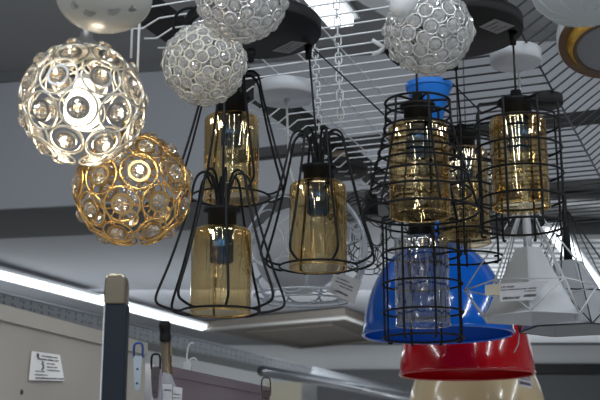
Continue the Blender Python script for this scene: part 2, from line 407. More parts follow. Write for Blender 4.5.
def drum_cage(holder, c, rad, zt, zb, rings, nw, ph=0., r=.0029, arm_z=None, rad2=None, corner=.02):
    for z_ in rings:
        t = (zt - z_) / (zt - zb); rr = rad + ((rad2 or rad) - rad) * t
        MB().ring(c + Vector((0, 0, z_)), rr, r, n=60).build('cage_ring', M['black'], holder)
    for k in range(nw):
        a = ph + 2 * PI * k / nw; e = Vector((math.cos(a), math.sin(a), 0)); R2 = rad2 or rad
        rz = ([(.012, arm_z + .012)] if arm_z is not None else []) + ([(rad - corner, zt + .001)] if arm_z is not None else []) + \
             [(rad, zt), (rad, zt - corner), (R2, zb + corner), (R2, zb), (R2 - corner * .6, zb)]
        path = smoothpath([c + e * q + Vector((0, 0, zz)) for q, zz in rz], 2)
        MB().tube(path, r, 6).build('cage_wire', M['black'], holder)
def cord(parent, pts, m=None, r=.0026, relief=True, name='cord'):
    MB().tube(pts, r, 8).build(name, m or M['cord'], parent)
def canopy(root, c, rad, h, m, label_q=None):
    o = MB().lathe([(0, h), (rad * .97, h), (rad, h * .92), (rad, .004), (rad * .985, 0), (0, 0)], c, 72).build('canopy', m, root)
    return o
def hang(root, top, c, capz=.07):
    k = Vector(root['_o']); v = top - k; v.z = 0
    if v.length > .154: top = Vector((k.x + v.x * .154 / v.length, k.y + v.y * .154 / v.length, top.z))
    q = c + Vector((0, 0, capz)); cord(root, [top, top * .5 + q * .5, q])
    MB().lathe([(.0035, -.035), (.007, -.034), (.010, 0), (0, 0)], top, 16).build('strain_relief', M['black'], root)
def drop(root, c, z): return Vector((c.x, c.y, z))

# left chandelier: black round canopy with three amber pendants
cl = P(253, 36, 2.67); cl.z = GZ - .036
ch1 = empty('pendant_chandelier', cl, 'chandelier with round black canopy and three amber cylinder glasses in flared hairpin wire cages', 'chandelier', 'black canopy chandeliers')
canopy(ch1, cl, .166, .032, M['black_canopy'])
def S(px, d): return px * d / F        # pixels to metres at distance d
for (px, yt, yb, rpx, d, top, Rpx, ph, lab) in (
        (222, 229, 312, 30, 2.52, 55, 64, .18, 'front amber glass and cage'), (232, 117, 200, 27.5, 2.80, 44, 57, .45, 'rear amber glass and cage'), (318, 183, 268, 28.5, 2.67, 50, 59, .30, 'right amber glass and cage')):
    c = P(px, yt, d); h = S(yb - yt, d) / math.cos(R(10)); rad = S(rpx, d)
    hd = shade_parts(ch1, c, rad, h, M['amber'], capr=S(14.5, d), caph=S(19, d) if px != 318 else S(15, d)); hd['label'] = lab
    loop_cage(hd, c, S(top, d), S(Rpx, d), S(25, d), S(38.5, d), -h * .88, -h * .985, 8, ph)
    tp = Vector((c.x, c.y, cl.z))
    hang(ch1, tp, c, S(19, d) + .02)
MB().lathe([(0, 0), (.011, 0), (.012, -.014), (.007, -.018), (.008, -.03), (0, -.034)], P(251, 50, 2.62) * 1 + Vector((0, 0, 0)), 16).build('ceiling_knob', M['black'], ch1)
def onplane(px, py, z): return onz(px, py, z)
zc = cl.z - .0006
label_card(ch1, [onz(272, 51, zc), onz(292, 41, zc), onz(307, 43, zc), onz(289, 53.5, zc)], M['paper_grey'], [(.1, .2, .9, .06), (.1, .45, .6, .06), (.1, .7, .8, .05)])
cord(ch1, [P(314, 49, 2.62), P(394, 124, 2.60)], r=.0019, name='tie_wire')

# right chandelier: black canopy with spiral / square cages
cr_ = P(454, 34, 2.67); cr_.z = GZ - .036
ch2 = empty('pendant_chandelier', cr_, 'chandelier with round black canopy and three golden glasses in black ringed drum cages', 'chandelier', 'black canopy chandeliers')
canopy(ch2, cr_, .166, .032, M['black_canopy'])
# front left: flared ring cage
d = 2.50; c = P(418, 124, d); h = S(92, d) / math.cos(R(12))
hd = shade_parts(ch2, c, S(30, d), h, M['iris'], S(14, d), S(18, d)); hd['label'] = 'front glass in a flaring cage of many rings'
zt = S(22, d)
for (z_, rr) in ((22, 32.5), (8, 32.5), (-5, 34), (-17, 37), (-30, 40), (-42, 43.5), (-55, 47), (-72, 51), (-91, 57)):
    MB().ring(c + Vector((0, 0, S(z_, d))), S(rr, d), .0029, n=64).build('cage_ring', M['black'], hd)
for k in range(6):
    a = .75 + k * PI / 3; e = Vector((math.cos(a), math.sin(a), 0))
    MB().tube(smoothpath([c + e * S(q, d) + Vector((0, 0, S(z_, d))) for q, z_ in ((4, 24), (31, 23), (32.5, 21), (32.5, 8), (34, -5), (43.5, -42), (57, -91))], 1), .0029, 6).build('cage_wire', M['black'], hd)
hang(ch2, Vector((c.x, c.y, cr_.z)), c, S(18, d) + .02)
# back middle: drum cage
d = 2.92; c = P(462, 150, d); h = S(93, d) / math.cos(R(12))
hd = shade_parts(ch2, c, S(25, d), h, M['iris'], S(13, d), S(15, d)); hd['label'] = 'rear glass in a drum cage'
drum_cage(hd, c, S(36, d), S(22, d), -S(112, d), [S(q, d) for q in (2, -20, -42, -64, -86, -110)], 6, .35, .0029, S(20, d))
hang(ch2, Vector((c.x - .01, c.y, cr_.z)), c, S(15, d) + .02)
# right: drum cage
d = 2.60; c = P(517, 118, d); h = S(90, d) / math.cos(R(12))
hd = shade_parts(ch2, c, S(28, d), h, M['amber'], S(15, d), S(16, d)); hd['label'] = 'right amber glass in a drum cage'
drum_cage(hd, c, S(42, d), S(11, d), -S(118, d), [S(q, d) for q in (-8, -33, -59, -85, -111)], 8, .28, .0029, S(14, d))
hang(ch2, Vector((c.x, c.y, cr_.z)), c, S(16, d) + .02)
zc = cr_.z - .0006
label_card(ch2, [onz(479, 27, zc), onz(495, 19, zc), onz(515, 26, zc), onz(497, 34, zc)], M['paper_grey'], [(.1, .2, .9, .06), (.15, .45, .6, .06), (.1, .7, .8, .05)])
cord(ch2, [P(453, 84, 2.9), P(483, 114, 2.75)], r=.0019, name='tie_wire')

# lower pendant with drum cage and clear iridescent cylinder
d = 2.87; c = P(421, 238, d); h = S(86, d) / math.cos(R(9))
lp = empty('cage_pendant', c, 'pendant with smoky clear cylinder in a black drum cage in front of the blue dome', 'pendant lamp')
hd = shade_parts(lp, c, S(27, d), h, M['smoke'], S(12, d), S(18, d), sleeve=.02)
drum_cage(hd, c, S(39.5, d), S(20, d), -S(103, d), [S(q, d) for q in (14, -17, -47, -75, -100)], 8, .2, .0029, S(22, d))
cord(lp, [c + Vector((0, 0, S(20, d))), Vector((c.x, c.y, GZ))])

# ------------------------------------------------------------------ crystal balls
def gem_mesh(name, rad, dep, n=8, m='crystal'):
    vs = []; fs = []
    for (rr, z_) in ((rad * .45, dep), (rad * .85, dep * .55), (rad, 0), (rad * .6, -dep * .6)):
        off = (0 if rr != rad * .85 else PI / n)
        for k in range(n):
            a = 2 * PI * k / n + off; vs.append((rr * math.cos(a), rr * math.sin(a), z_))
    vs.append((0, 0, -dep * 1.0))
    for i in range(3):
        for k in range(n):
            a, b = i * n + k, i * n + (k + 1) % n; c2, d2 = (i + 1) * n + (k + 1) % n, (i + 1) * n + k
            fs += [[d2, c2, b], [d2, b, a]]
    fs.append(list(range(n)))
    for k in range(n): fs.append([3 * n + (k + 1) % n, 3 * n + k, 4 * n])
    mb = MB(); mb.add(vs, fs, False); return mb.mesh(name, M[m])
def place(me, name, root, loc, nrm, spin=0):
    o = bpy.data.objects.new(name, me); COL.objects.link(o); o.parent = root; o.location = loc
    q = Vector(nrm).to_track_quat('Z', 'Y'); o.rotation_mode = 'QUATERNION'
    o.rotation_quaternion = q @ Matrix.Rotation(spin, 3, 'Z').to_quaternion(); return o

def bead_ball(px, py, rpx, d, N, label, ringm, seed=0, rr=.0019):
    c = P(px, py, d); rad = S(rpx, d)
    root = empty('crystal_ball_lamp', c - Vector((0, 0, rad)), label, 'pendant lamp', 'crystal bead ball lamps')
    off = Vector((0, 0, rad))
    # a net of rings round the ball
    ga = PI * (3 - math.sqrt(5)); ringr = math.sqrt(4 * PI / N * 1.155) / 2 * rad * 1.02
    tilt = Matrix.Rotation(.6 + seed, 3, 'X') @ Matrix.Rotation(.4 * seed, 3, 'Y')
    net = MB(); pos = []; rj = random.Random(seed + 40)
    for i in range(N):
        y = 1 - 2 * (i + .5) / N; r = math.sqrt(1 - y * y); n_ = Vector((math.cos(ga * i) * r, math.sin(ga * i) * r, y))
        n_ = (n_ + Vector((rj.uniform(-1, 1), rj.uniform(-1, 1), rj.uniform(-1, 1))) * .035).normalized()
        if n_.z > .93: continue
        n_ = n_ * rj.uniform(.94, 1.03)
        pos.append(n_)
        net.ring(c + n_ * rad * .985, ringr * .93, rr, n_, 16, 5)
    MB.build(net, 'ring_net', ringm, root)
    me = gem_mesh('crystal', ringr * .76, ringr * .46, 7, 'crystal_white')
    pos.sort(key=lambda n_: n_.y)                     # the hundred that face the shop aisle are separate
    rnd = random.Random(seed)
    for n_ in pos[:100]: place(me, 'crystal', root, off + n_ * rad * .985, n_, rnd.random() * 2)
    mb = MB()
    for n_ in pos[100:]:
        q = n_.to_track_quat('Z', 'Y').to_matrix()
        mb.add([c + n_ * rad * .985 + q @ v.co for v in me.vertices], [list(p.vertices) for p in me.polygons], False)
    if mb.v: mb.build('crystals_behind', M['crystal_white'], root, kind='stuff')
    MB().lathe([(0, .0), (rad * .37, 0), (rad * .34, .01), (rad * .12, .03), (.006, .05), (0, .05)], c + Vector((0, 0, rad * .93)), 28).build('cap', M['chrome'], root)
    MB().lathe([(0, .055), (.015, .055), (.017, .0), (.010, -.012), (.010, -.045), (0, -.05)], c + Vector((0, 0, rad * .35)), 16).build('bulb', M['white_soft'], root)
    cord(root, [c + Vector((0, 0, rad * .93 + .045)), Vector((c.x, c.y, GZ + .004))], M['white_cord'], .002)
    return root, c, rad
bead_ball(204.5, 64, 40.5, 2.38, 150, 'whitish crystal bead ball lamp left of the left black canopy, fully in view', M['bead_white'], 1)
bead_ball(242, -5, 45.5, 2.10, 130, 'bluish silver crystal bead ball lamp cut off by the top edge, above the whitish one', M['silver_bead'], 2)
b3, c3, rad3 = bead_ball(429, 31, 43, 2.22, 110, 'silver crystal bead ball lamp covering the left of the right black canopy', M['silver_bead'], 3)
# little clear clip at its side
mb = MB(); a = P(388, 47, 2.25); mb.tube([a, P(382, 46, 2.25), P(372, 40, 2.25)], .0045, 8); mb.tube([P(384, 48, 2.25), P(379, 52, 2.25), P(372, 54, 2.25)], .0045, 8)
mb.build('clear_clip', M['white_soft'], b3)
mb = MB(); mb.tube([P(384, 45, 2.26), P(386, 50, 2.26), P(393, 59, 2.28), P(400, 64, 2.28)], .0055, 8); mb.build('clip_base', M['black'], b3)

def ring_ball(px, py, rpx, d, label, ringm, gemm, innm, rows, lit, spin=0, tilt=0., tiltx=0.):
    c = P(px, py, d); rad = S(rpx, d)
    root = empty('ring_ball_lamp', c - Vector((0, 0, rad)), label, 'pendant lamp')
    T = Matrix.Rotation(tilt, 3, 'Y') @ Matrix.Rotation(tiltx, 3, 'X')
    me = gem_mesh('crystal', rad * .148, rad * .10, 10, gemm)
    big = MB()
    for ri, (lat, cnt, br, ir) in enumerate(rows):
        for k in range(cnt):
            a = spin + (k + .5 * (ri % 2)) * 2 * PI / cnt
            n_ = T @ Vector((math.cos(a) * math.cos(R(lat)), math.sin(a) * math.cos(R(lat)), math.sin(R(lat))))
            cc_ = c + n_ * rad
            # large outer ring, a wide flat inner ring and a cut stone on two pins
            o_ = MB().ring(c + n_ * rad * (.955 + .015 * ((k + ri) % 2)), br * rad, .0021, n_, 30, 6).build('outer_ring', ringm, root)
            MB().lathe([(ir * rad, -.0015), (ir * rad, .002), (ir * rad * .77, .002), (ir * rad * .77, -.0015), (ir * rad, -.0015)], c + n_ * rad * .975, 28, n_, False).build('inner_ring', innm, o_)
            u = n_.orthogonal().normalized(); u = (n_.cross(Vector((0, 0, 1)))).normalized()
            MB().tube([c + n_ * rad * .975 - u * ir * rad, c + n_ * rad * .975 + u * ir * rad], .0009, 5).build('pin', M['gold'], o_)
            g = place(me, 'crystal', o_, (0, 0, 0), n_, k * .3)
            g.location = (c + n_ * rad * .975) - Vector(o_['_o'])
    cap = MB().lathe([(0, .058), (.006, .058), (.008, .044), (.012, .026), (.022, .010), (.034, .001), (.036, -.003), (.033, -.003), (0, .004)], c + T @ Vector((0, 0, rad * .93)), 36, T @ Vector((0, 0, 1))).build('cap', innm if lit else ringm, root)
    MB().lathe([(0, rad * .5), (.012, rad * .5), (.014, .02), (0, .02)], c, 20).build('socket', M['white_soft'], root)
    bp = [(0, .03), (.014, .03), (.020, .012), (.030, -.008), (.033, -.024), (.029, -.043), (.016, -.055), (0, -.058)]
    MB().lathe([(a_ * (1.0 if lit else .8), b_) for a_, b_ in bp], c + Vector((0, 0, .012)), 28).build('bulb', M['bulb'] if lit else M['clear'], root)
    cord(root, [c + Vector((0, 0, rad * .93 + .07)), Vector((c.x, c.y, GZ + .004))], M['white_cord'], .0025)
    if lit:
        l = bpy.data.lights.new('bulb_light', 'POINT'); l.energy = .9; l.color = (1, .84, .58); l.shadow_soft_size = .03
        lo = bpy.data.objects.new('bulb_light', l); COL.objects.link(lo); lo.location = c - Vector((0, 0, .075))
    return root
ring_ball(83, 104, 61, 1.92, 'lit silver ball lamp of interlocked rings and round crystals', M['silver_ring'], 'crystal', mat('satin grey ring', (.42, .41, .40), .3, .9),
          ((60, 6, .25, .17), (36, 8, .29, .18), (9, 9, .31, .185), (-22, 9, .30, .185), (-54, 6, .26, .17)), True, .30, .0, 0)
ring_ball(133, 190, 57, 2.10, 'gold ball lamp of interlocked rings and round crystals, unlit', M['gold'], 'crystal_gold', mat('gold flat ring', (.66, .42, .17), .28, 1),
          ((67, 5, .25, .17), (38, 8, .29, .18), (9, 9, .31, .19), (-22, 9, .30, .185), (-54, 6, .26, .18)), False, .08, -.10, .1)

# frosted bowl lamp above the silver ball
d = 1.75; c = P(103, 29, d)
fb = empty('frosted_bowl_lamp', c, 'frosted glass bowl lamp with a leaf pattern cut off at the top left', 'pendant lamp')
fm = mat('frosted glass', (.74, .73, .68), .25, 0, Transmission_Weight=.25)
noise_color(fm, (.48, .46, .41), (.78, .78, .75), 7)
prof = [(0, 0)] + [(S(48, d) * math.sin(a), S(34, d) * (1 - math.cos(a))) for a in [k * PI / 22 for k in range(1, 12)]] + [(S(49, d), S(44, d))]
MB().lathe(prof + [(S(47, d), S(44, d)), (S(46, d), S(34, d)), (S(30, d), S(12, d)), (0, S(4, d))], c, 48).build('glass_bowl', fm, fb)
lf = MB()
for (px, py, an, s_) in ((114, 10, .7, 9), (131, 8, -.3, 6), (90, 12, .2, 8), (75, 4, 1.2, 7)):
    r0_ = ray(px, py); Cb = c + Vector((0, 0, S(34, d))); sc_ = Vector((1 / S(48.3, d), 1 / S(48.3, d), 1 / S(34.3, d)))
    eo = (EYE - Cb) * 1; eo = Vector((eo.x * sc_.x, eo.y * sc_.y, eo.z * sc_.z)); ed = Vector((r0_.x * sc_.x, r0_.y * sc_.y, r0_.z * sc_.z))
    A_, B_, C_ = ed.dot(ed), 2 * eo.dot(ed), eo.dot(eo) - 1; disc_ = B_ * B_ - 4 * A_ * C_
    if disc_ < 0: continue
    cc_ = EYE + r0_ * ((-B_ - math.sqrt(disc_)) / (2 * A_))
    r0_ = ray(px, py).normalized(); U = (Vector((1, 0, 0)) * math.cos(an) + Vector((0, 0, 1)) * math.sin(an)); V = U.cross(r0_).normalized()
    for t in range(-3, 4):
        x = t / 4 * S(s_, d); w_ = S(s_ * .6, d) * math.cos(t / 4 * PI / 2)
        lf.tube([cc_ + U * x - V * w_, cc_ + U * (x + S(1.2, d)), cc_ + U * x + V * w_], .0011, 4)
lf.build('leaf_pattern', mat('etched leaf', (.20, .21, .20), .6), fb)
MB().lathe([(S(49, d), 0), (S(49, d), .012), (0, .012), (0, 0), (S(49, d), 0)], c + Vector((0, 0, S(44, d))), 40).build('cap', M['white_paint'], fb)
cord(fb, [c + Vector((0, 0, S(44, d))), Vector((c.x, c.y, GZ + .004))], M['white_cord'], .003)

# pale thin stem hanging beside the silver ball
c = P(131, 54, 2.3); MB().tube([P(131, 58, 2.3), Vector((c.x, c.y, GZ + .004))], .0028, 8).build('hanging_rod', M['white_paint'], label='thin pale rod hanging behind the top right of the lit silver ball', cat='rod')
# black looped wire on the grid left
mb = MB().tube(smoothpath([P(182, 42, 2.6), P(174, 33, 2.6), P(173, 20, 2.6), P(180, 10, 2.6), P(193, 7, 2.6), P(206, 12, 2.6), P(212, 24, 2.62)], 3), .0035, 8)
mb.build('wire_hook', M['black'], label='black curved wire hook behind the top of the whitish bead ball', cat='hook')

# ------------------------------------------------------------------ white canopies and small discs on the grid
def small_canopy(px, py, rpx, h, m, label, name='ceiling_rose'):
    z0 = GZ - h; c = onz(px, py, z0); d = (c - EYE).length; rad = rpx * ((c - EYE).y * math.cos(PITCH) + (c.z - EYE.z) * math.sin(PITCH)) / F
    root = empty(name, c, label, 'ceiling rose')
    MB().lathe([(0, h), (rad * .96, h), (rad, h * .9), (rad, h * .12), (rad * .95, 0), (0, 0)], c, 56).build('cover', m, root)
    return root, c, rad

# ------------------------------------------------------------------ white ringed bowl lamp behind
d = 3.12; c = P(305, 250, d); rad = S(62, d)
wl = empty('ring_bowl_pendant', c - Vector((0, 0, rad)), 'white pendant with grey glass in a bowl of looping rings behind amber pendants', 'pendant lamp')
cz0 = onz(285, 99, GZ - .045)
MB().lathe([(0, .04), (.085, .04), (.088, .036), (.088, .005), (.083, 0), (0, 0)], cz0, 56).build('canopy', M['white_paint'], wl)
MB().lathe([(0, 0), (.008, 0), (.007, -.025), (0, -.025)], cz0 + Vector((.005, 0, 0)), 14).build('strain_relief', M['white_soft'], wl)
cord(wl, smoothpath([cz0 + Vector((.005, 0, 0)), P(288, 150, 3.12), P(292, 182, 3.12), c + Vector((0, 0, S(52, d)))], 2), M['white_cord'], .0032)
gr = S(44, d)
MB().lathe([(0, gr * .98)] + [(gr * math.sin(a), gr * math.cos(a) * (.98 if a < 1.5 else 1.02)) for a in [k * PI / 26 for k in range(2, 26)]] + [(0, -gr * 1.02)], c - Vector((.02, 0, 0)), 48).build('glass_globe', M['shade_grey'], wl)
MB().lathe([(.0, .03), (.03, .03), (.034, 0), (.034, -.02), (0, -.02)], c + Vector((0, 0, S(50, d))), 28).build('cap', M['white_paint'], wl)
ringw = mat('white wire', (.62, .66, .72), .3, .4)
for z_, rr, t in ((-46, 50, .0042), (-52, 43, .0032)):
    MB().ring(c + Vector((0, 0, S(z_, d))), S(rr, d), t, n=64).build('base_ring', ringw, wl)
for row, (lat, cnt, br) in enumerate(((-34, 9, .30), (-4, 9, .33), (30, 8, .32))):
    for k in range(cnt):
        a = (k + .5 * (row % 2)) * 2 * PI / cnt + .2; n_ = Vector((math.cos(a) * math.cos(R(lat)), math.sin(a) * math.cos(R(lat)), math.sin(R(lat))))
        MB().ring(c + n_ * rad * .95, br * rad, .0023 + .0006 * (row < 1), n_, 28, 5).build('ring', ringw, wl)
for a in (.1, -.35):
    n1 = Vector((math.cos(a), math.sin(a), 0))
    MB().tube([c + n1 * rad * math.sin(t) + Vector((0, 0, rad * math.cos(t))) for t in [.5 + k * .11 for k in range(20)]], .0045, 6).build('rib', ringw, wl)
q = [P(334, 271, 2.98), P(362, 281, 2.98), P(354, 304, 2.98), P(329, 292, 2.98)]
label_card(wl, q, M['paper'], [(.15, .2, .6, .07), (.12, .36, .8, .07), (.3, .5, .8, .06), (.1, .74, .7, .1)])

r2, c2, _ = small_canopy(516, 64, 25.5, .038, M['white_paint'], 'white round ceiling rose right of the right black canopy')
MB().lathe([(0, .03), (.014, .03), (.014, 0), (0, 0)], c2 + Vector((-.01, 0, .038)), 12).build('terminal_block', M['white_soft'], r2)
r3, c3b, _ = small_canopy(338, 174, 30, .03, M['black_canopy'], 'black ceiling rose behind the middle amber pendant')
r4, c4b, _ = small_canopy(546, 106, 17, .03, M['black_canopy'], 'small black ceiling rose behind the right-hand drum cage')
MB().box(onz(337, 152, GZ + .03), .07, .05, .05).build('terminal_box', mat('tan block', (.35, .28, .2), .6), bevel=.004, label='small pale terminal box on top of the black ceiling rose', cat='box')

# black looped wire ball behind
d = 3.8; c = P(372, 232, d); rad = S(43, d)
bb = empty('wire_loop_pendant', c - Vector((0, 0, rad)), 'black pendant ball of thin looping wire rings left of the blue dome', 'pendant lamp')
for row, (lat, cnt, br) in enumerate(((-50, 7, .34), (-18, 9, .36), (14, 9, .36), (46, 7, .34))):
    for k in range(cnt):
        a = (k + .5 * (row % 2)) * 2 * PI / cnt; n_ = Vector((math.cos(a) * math.cos(R(lat)), math.sin(a) * math.cos(R(lat)), math.sin(R(lat))))
        MB().ring(c + n_ * rad * .95, br * rad, .0019, n_, 26, 5).build('ring', M['black'], bb)
MB().lathe([(0, .02), (.02, .02), (.024, -.05), (0, -.05)], c + Vector((0, 0, rad * .75)), 20).build('socket', M['black'], bb)
cord(bb, [c + Vector((0, 0, rad * .75)), Vector((c.x, c.y, GZ - .0))])

# ------------------------------------------------------------------ enamel domes
def dome(px, yr, rpx, d, hpx, m, min_, label, cupm=None, cup=None, top=GZ, lip=.006):
    c = P(px, yr, d); rad = S(rpx, d); h = S(hpx, d)
    root = empty('dome_pendant', c, label, 'pendant lamp', 'enamel dome pendants')
    out = [(rad * 1.0, 0), (rad * .995, h * .09), (rad * .955, h * .26), (rad * .88, h * .46), (rad * .76, h * .65), (rad * .58, h * .83), (rad * .36, h * .945), (rad * .15, h), (.02, h * 1.005)]
    pr = [Vector((a, 0, b)) for a, b in out]; pr = [(p.x, p.z) for p in smoothpath(pr, 2)]
    MB().lathe(pr, c, 72).build('shade', m, root)
    MB().lathe([(a * .985, b * .985) for a, b in pr], c, 72).build('shade_lining', min_, root)
    MB().ring(c, rad * .995, lip, n=72).build('rolled_rim', m, root)
    MB().lathe([(.02, 0), (.024, .0), (.024, .05), (.012, .065), (0, .065)], c + Vector((0, 0, h)), 20).build('neck', m, root)
    cord(root, [c + Vector((0, 0, h + .06)), cup if cup is not None else Vector((c.x, c.y, top))])
    MB().lathe([(0, .0), (.03, -.02), (.045, -.06), (.03, -.1), (0, -.115)], c + Vector((0, 0, h * .72)), 20).build('bulb', M['white_soft'], root)
    return root, c
bl, bc = dome(438, 334, 75, 3.35, 96, M['blue'], M['blue_in'], 'glossy blue dome pendant, uppermost of the three enamel domes', cup=P(430, 126, 3.1))
cz1 = P(430, 128, 3.1)
MB().lathe([(0, 0), (S(11, 3.1), 0), (S(11, 3.1), .001), (S(21.5, 3.1), S(40, 3.1)), (S(23, 3.1), S(41, 3.1)), (S(23.5, 3.1), S(46, 3.1)), (0, S(46, 3.1))], cz1, 40, smooth=False).build('cord_cup', M['blue_cup'], bl)
rd, rc_ = dome(467, 374, 67, 3.86, 106, M['red'], M['red'], 'glossy red dome pendant hanging between the blue and cream ones', top=4.6)
cd, cc_ = dome(477, 425, 71, 4.5, 92, M['cream'], M['cream'], 'cream dome pendant cut off by the bottom edge, below the red one', top=4.6)
label_card(cd, [P(516, 371, 4.15), P(532, 374, 4.15), P(532.5, 389, 4.15), P(519, 386, 4.15)], M['paper'], [(.1, .1, .6, .07), (.3, .25, .9, .07), (.2, .4, .9, .07), (.1, .62, .9, .2)])


# ------------------------------------------------------------------ geometric wire lamps
def geo(px, ya, ym, yb, d, Rm, Rb, rt, ysh, rot, wirem, shadem, inm, label, cordm, topz, sockm):
    ax = P(px, ym, d); ap = Vector((ax.x, ax.y, vert_z(px, ya, ax))); zb = vert_z(px, yb, ax); zs = vert_z(px, ysh, ax)
    root = empty('geometric_pendant', Vector((ax.x, ax.y, zb)), label, 'pendant lamp', 'geometric wire pendants')
    mid = [ax + Vector((math.cos(R(rot) + k * PI / 3), math.sin(R(rot) + k * PI / 3), 0)) * S(Rm, d) for k in range(6)]
    bot = [Vector((ax.x, ax.y, zb)) + Vector((math.cos(R(rot + 30) + k * PI / 3), math.sin(R(rot + 30) + k * PI / 3), 0)) * S(Rb, d) for k in range(6)]
    tp = [ap + Vector((math.cos(R(rot) + k * PI / 3), math.sin(R(rot) + k * PI / 3), 0)) * .012 for k in range(6)]
    r = .0021
    for k in range(6):
        MB().tube([tp[k], mid[k]], r, 6).build('frame_wire', wirem, root)
        MB().tube([tp[k] + (tp[(k + 1) % 6] - tp[k]) * .3, bot[k] * .97 + mid[k] * .03], r * .8, 6).build('frame_wire', wirem, root)
        MB().tube([mid[k], mid[(k + 1) % 6]], r, 6).build('frame_wire', wirem, root)
        MB().tube([mid[k], bot[k]], r, 6).build('frame_wire', wirem, root)
        MB().tube([mid[(k + 1) % 6], bot[k]], r, 6).build('frame_wire', wirem, root)
        MB().tube([bot[k], bot[(k + 1) % 6]], r * 1.2, 6).build('frame_wire', wirem, root)
    st = [Vector((ax.x, ax.y, zs)) + Vector((math.cos(R(rot + 30) + k * PI / 3), math.sin(R(rot + 30) + k * PI / 3), 0)) * S(rt, d) for k in range(6)]
    mb = MB(); mb.add([b_ * .985 + Vector((ax.x, ax.y, zb)) * .015 for b_ in bot] + st, [[k, (k + 1) % 6, 6 + (k + 1) % 6, 6 + k] for k in range(6)] + [[6, 7, 8, 9, 10, 11]], False)
    sh = mb.build('shade', shadem, root); md = sh.modifiers.new('s', 'SOLIDIFY'); md.thickness = .003
    MB().lathe([(0, 0), (.011, 0), (.011, (ap.z - zs) * .5), (.008, ap.z - zs), (.006, ap.z - zs + .05), (0, ap.z - zs + .05)], Vector((ax.x, ax.y, zs)), 20).build('stem', sockm, root)
    cord(root, [ap + Vector((0, 0, .03)), Vector((ax.x, ax.y, topz))], cordm, .0028)
    return root, ax, mid, bot
ga, axa, mida, bota = geo(530, 203, 288, 318, 2.80, 65, 52, 14, 249, -12, M['white_paint'], M['white_paint'], None,
    'white geometric wire pendant with faceted white shade and a paper price tag', M['white_cord'], GZ, M['white_paint'])
gb, axb, midb, botb = geo(570, 212, 298, 330, 3.22, 62, 52, 14, 262, 8, M['grid_dark'], M['grey_paint'], None,
    'dark wire geometric pendant with grey faceted shade, partly behind the white one', M['cord'], GZ, M['black'])
qb = min(botb, key=lambda p: p.x - p.y * .0)
MB().tube([qb, qb + Vector((-.006, -.004, -.035)), qb + Vector((-.02, -.004, -.06))], .0018, 6).build('tag_string', M['white_cord'], gb)
dt = 2.80 - S(64, 2.80) * .9
label_card(ga, [P(499, 284, dt), P(549, 280.5, dt), P(533, 300, dt), P(500, 301.5, dt)], M['paper'], [(.04, .14, .32, .1), (.04, .32, .85, .07), (.6, .46, .9, .07), (.08, .74, .55, .16), (.65, .66, .98, .16)])
MB().slab([P(485, 285, dt + .001), P(502, 283, dt + .001), P(502, 295, dt + .001), P(485, 295, dt + .001)], (0, .001, 0)).build('tape', M['tape'], ga)

# ------------------------------------------------------------------ upper right: white shade and ring light
d = 2.0; c = P(588, 18, d)
ws = empty('white_drum_lamp', c, 'large white panelled lampshade cut off at the top right corner', 'pendant lamp')
pr = [(0, 0), (S(20, d), S(.5, d)), (S(38, d), S(6, d)), (S(50, d), S(18, d)), (S(58, d), S(40, d)), (S(60, d), S(60, d))]
MB().lathe(pr, c - Vector((0, 0, 0)), 24, smooth=True).build('shade', mat('white fabric', (.46, .50, .53), .7), ws)
MB().lathe([(0, S(60, d)), (S(60, d), S(60, d))], c, 24).build('top_cover', M['white_soft'], ws)
for k in range(12):
    a = k * PI / 6 + .1
    MB().tube([c + Vector((math.cos(a) * q, math.sin(a) * q, z_)) for q, z_ in pr[1:]], .0012, 5).build('seam', M['white_paint'], ws)
cord(ws, [c + Vector((0, 0, S(60, d))), Vector((c.x, c.y, GZ + .06))], M['white_cord'], .003)
d = 2.25; c = P(611, 43, d); ax_ = Vector((.25, .10, 1)).normalized()
ax_ = Vector((-.12, -.42, -1)).normalized()
rl = empty('ring_ceiling_light', c, 'round brown and gold rimmed light with grey diffuser cut off at the right edge', 'ceiling light')
def disc(prof, m, name): MB().lathe([(S(a, d), S(b, d)) for a, b in prof], c, 64, ax_).build(name, m, rl)
disc([(0, -20), (51, -20), (53, -14), (53, -3), (51, -1), (46, -1), (46, -4)], M['white_paint'], 'housing')
disc([(51.5, -3), (51, 1), (48, 2.5), (43, 1), (42, -3)], mat('brown rim', (.10, .055, .03), .35), 'outer_rim')
disc([(45, -2), (44.5, 1), (37, 9), (36, 9), (36, -2)], mat('gold rim', (.75, .46, .10), .25, .8), 'gold_ring')
disc([(37.5, 8), (37, 10), (34, 10), (33, 6)], mat('dark brown rim', (.09, .05, .03), .35), 'inner_rim')
disc([(0, 9), (20, 8.6), (34.5, 7.5)], mat('grey diffuser', (.20, .20, .23), .5), 'diffuser')
cord(rl, [c + Vector((0, 0, .03)), Vector((c.x, c.y, GZ + .06))], M['white_cord'], .003)
# pale lampshade edge over the bead ball
d = 2.05; c = P(397, 16, d)
ct = empty('glass_tulip_lamp', c, 'pale tulip lampshade at the top edge left of the silver bead ball', 'pendant lamp')
MB().lathe([(0, 0), (S(6, d), S(.5, d)), (S(11, d), S(5, d)), (S(13, d), S(14, d)), (S(14, d), S(40, d)), (0, S(41, d))], c, 32, Vector((.45, 0, 1))).build('shade', M['white_soft'], ct)
cord(ct, [c + Vector((.03, 0, S(38, d))), Vector((c.x + .03, c.y, GZ + .004))], M['white_cord'], .003)

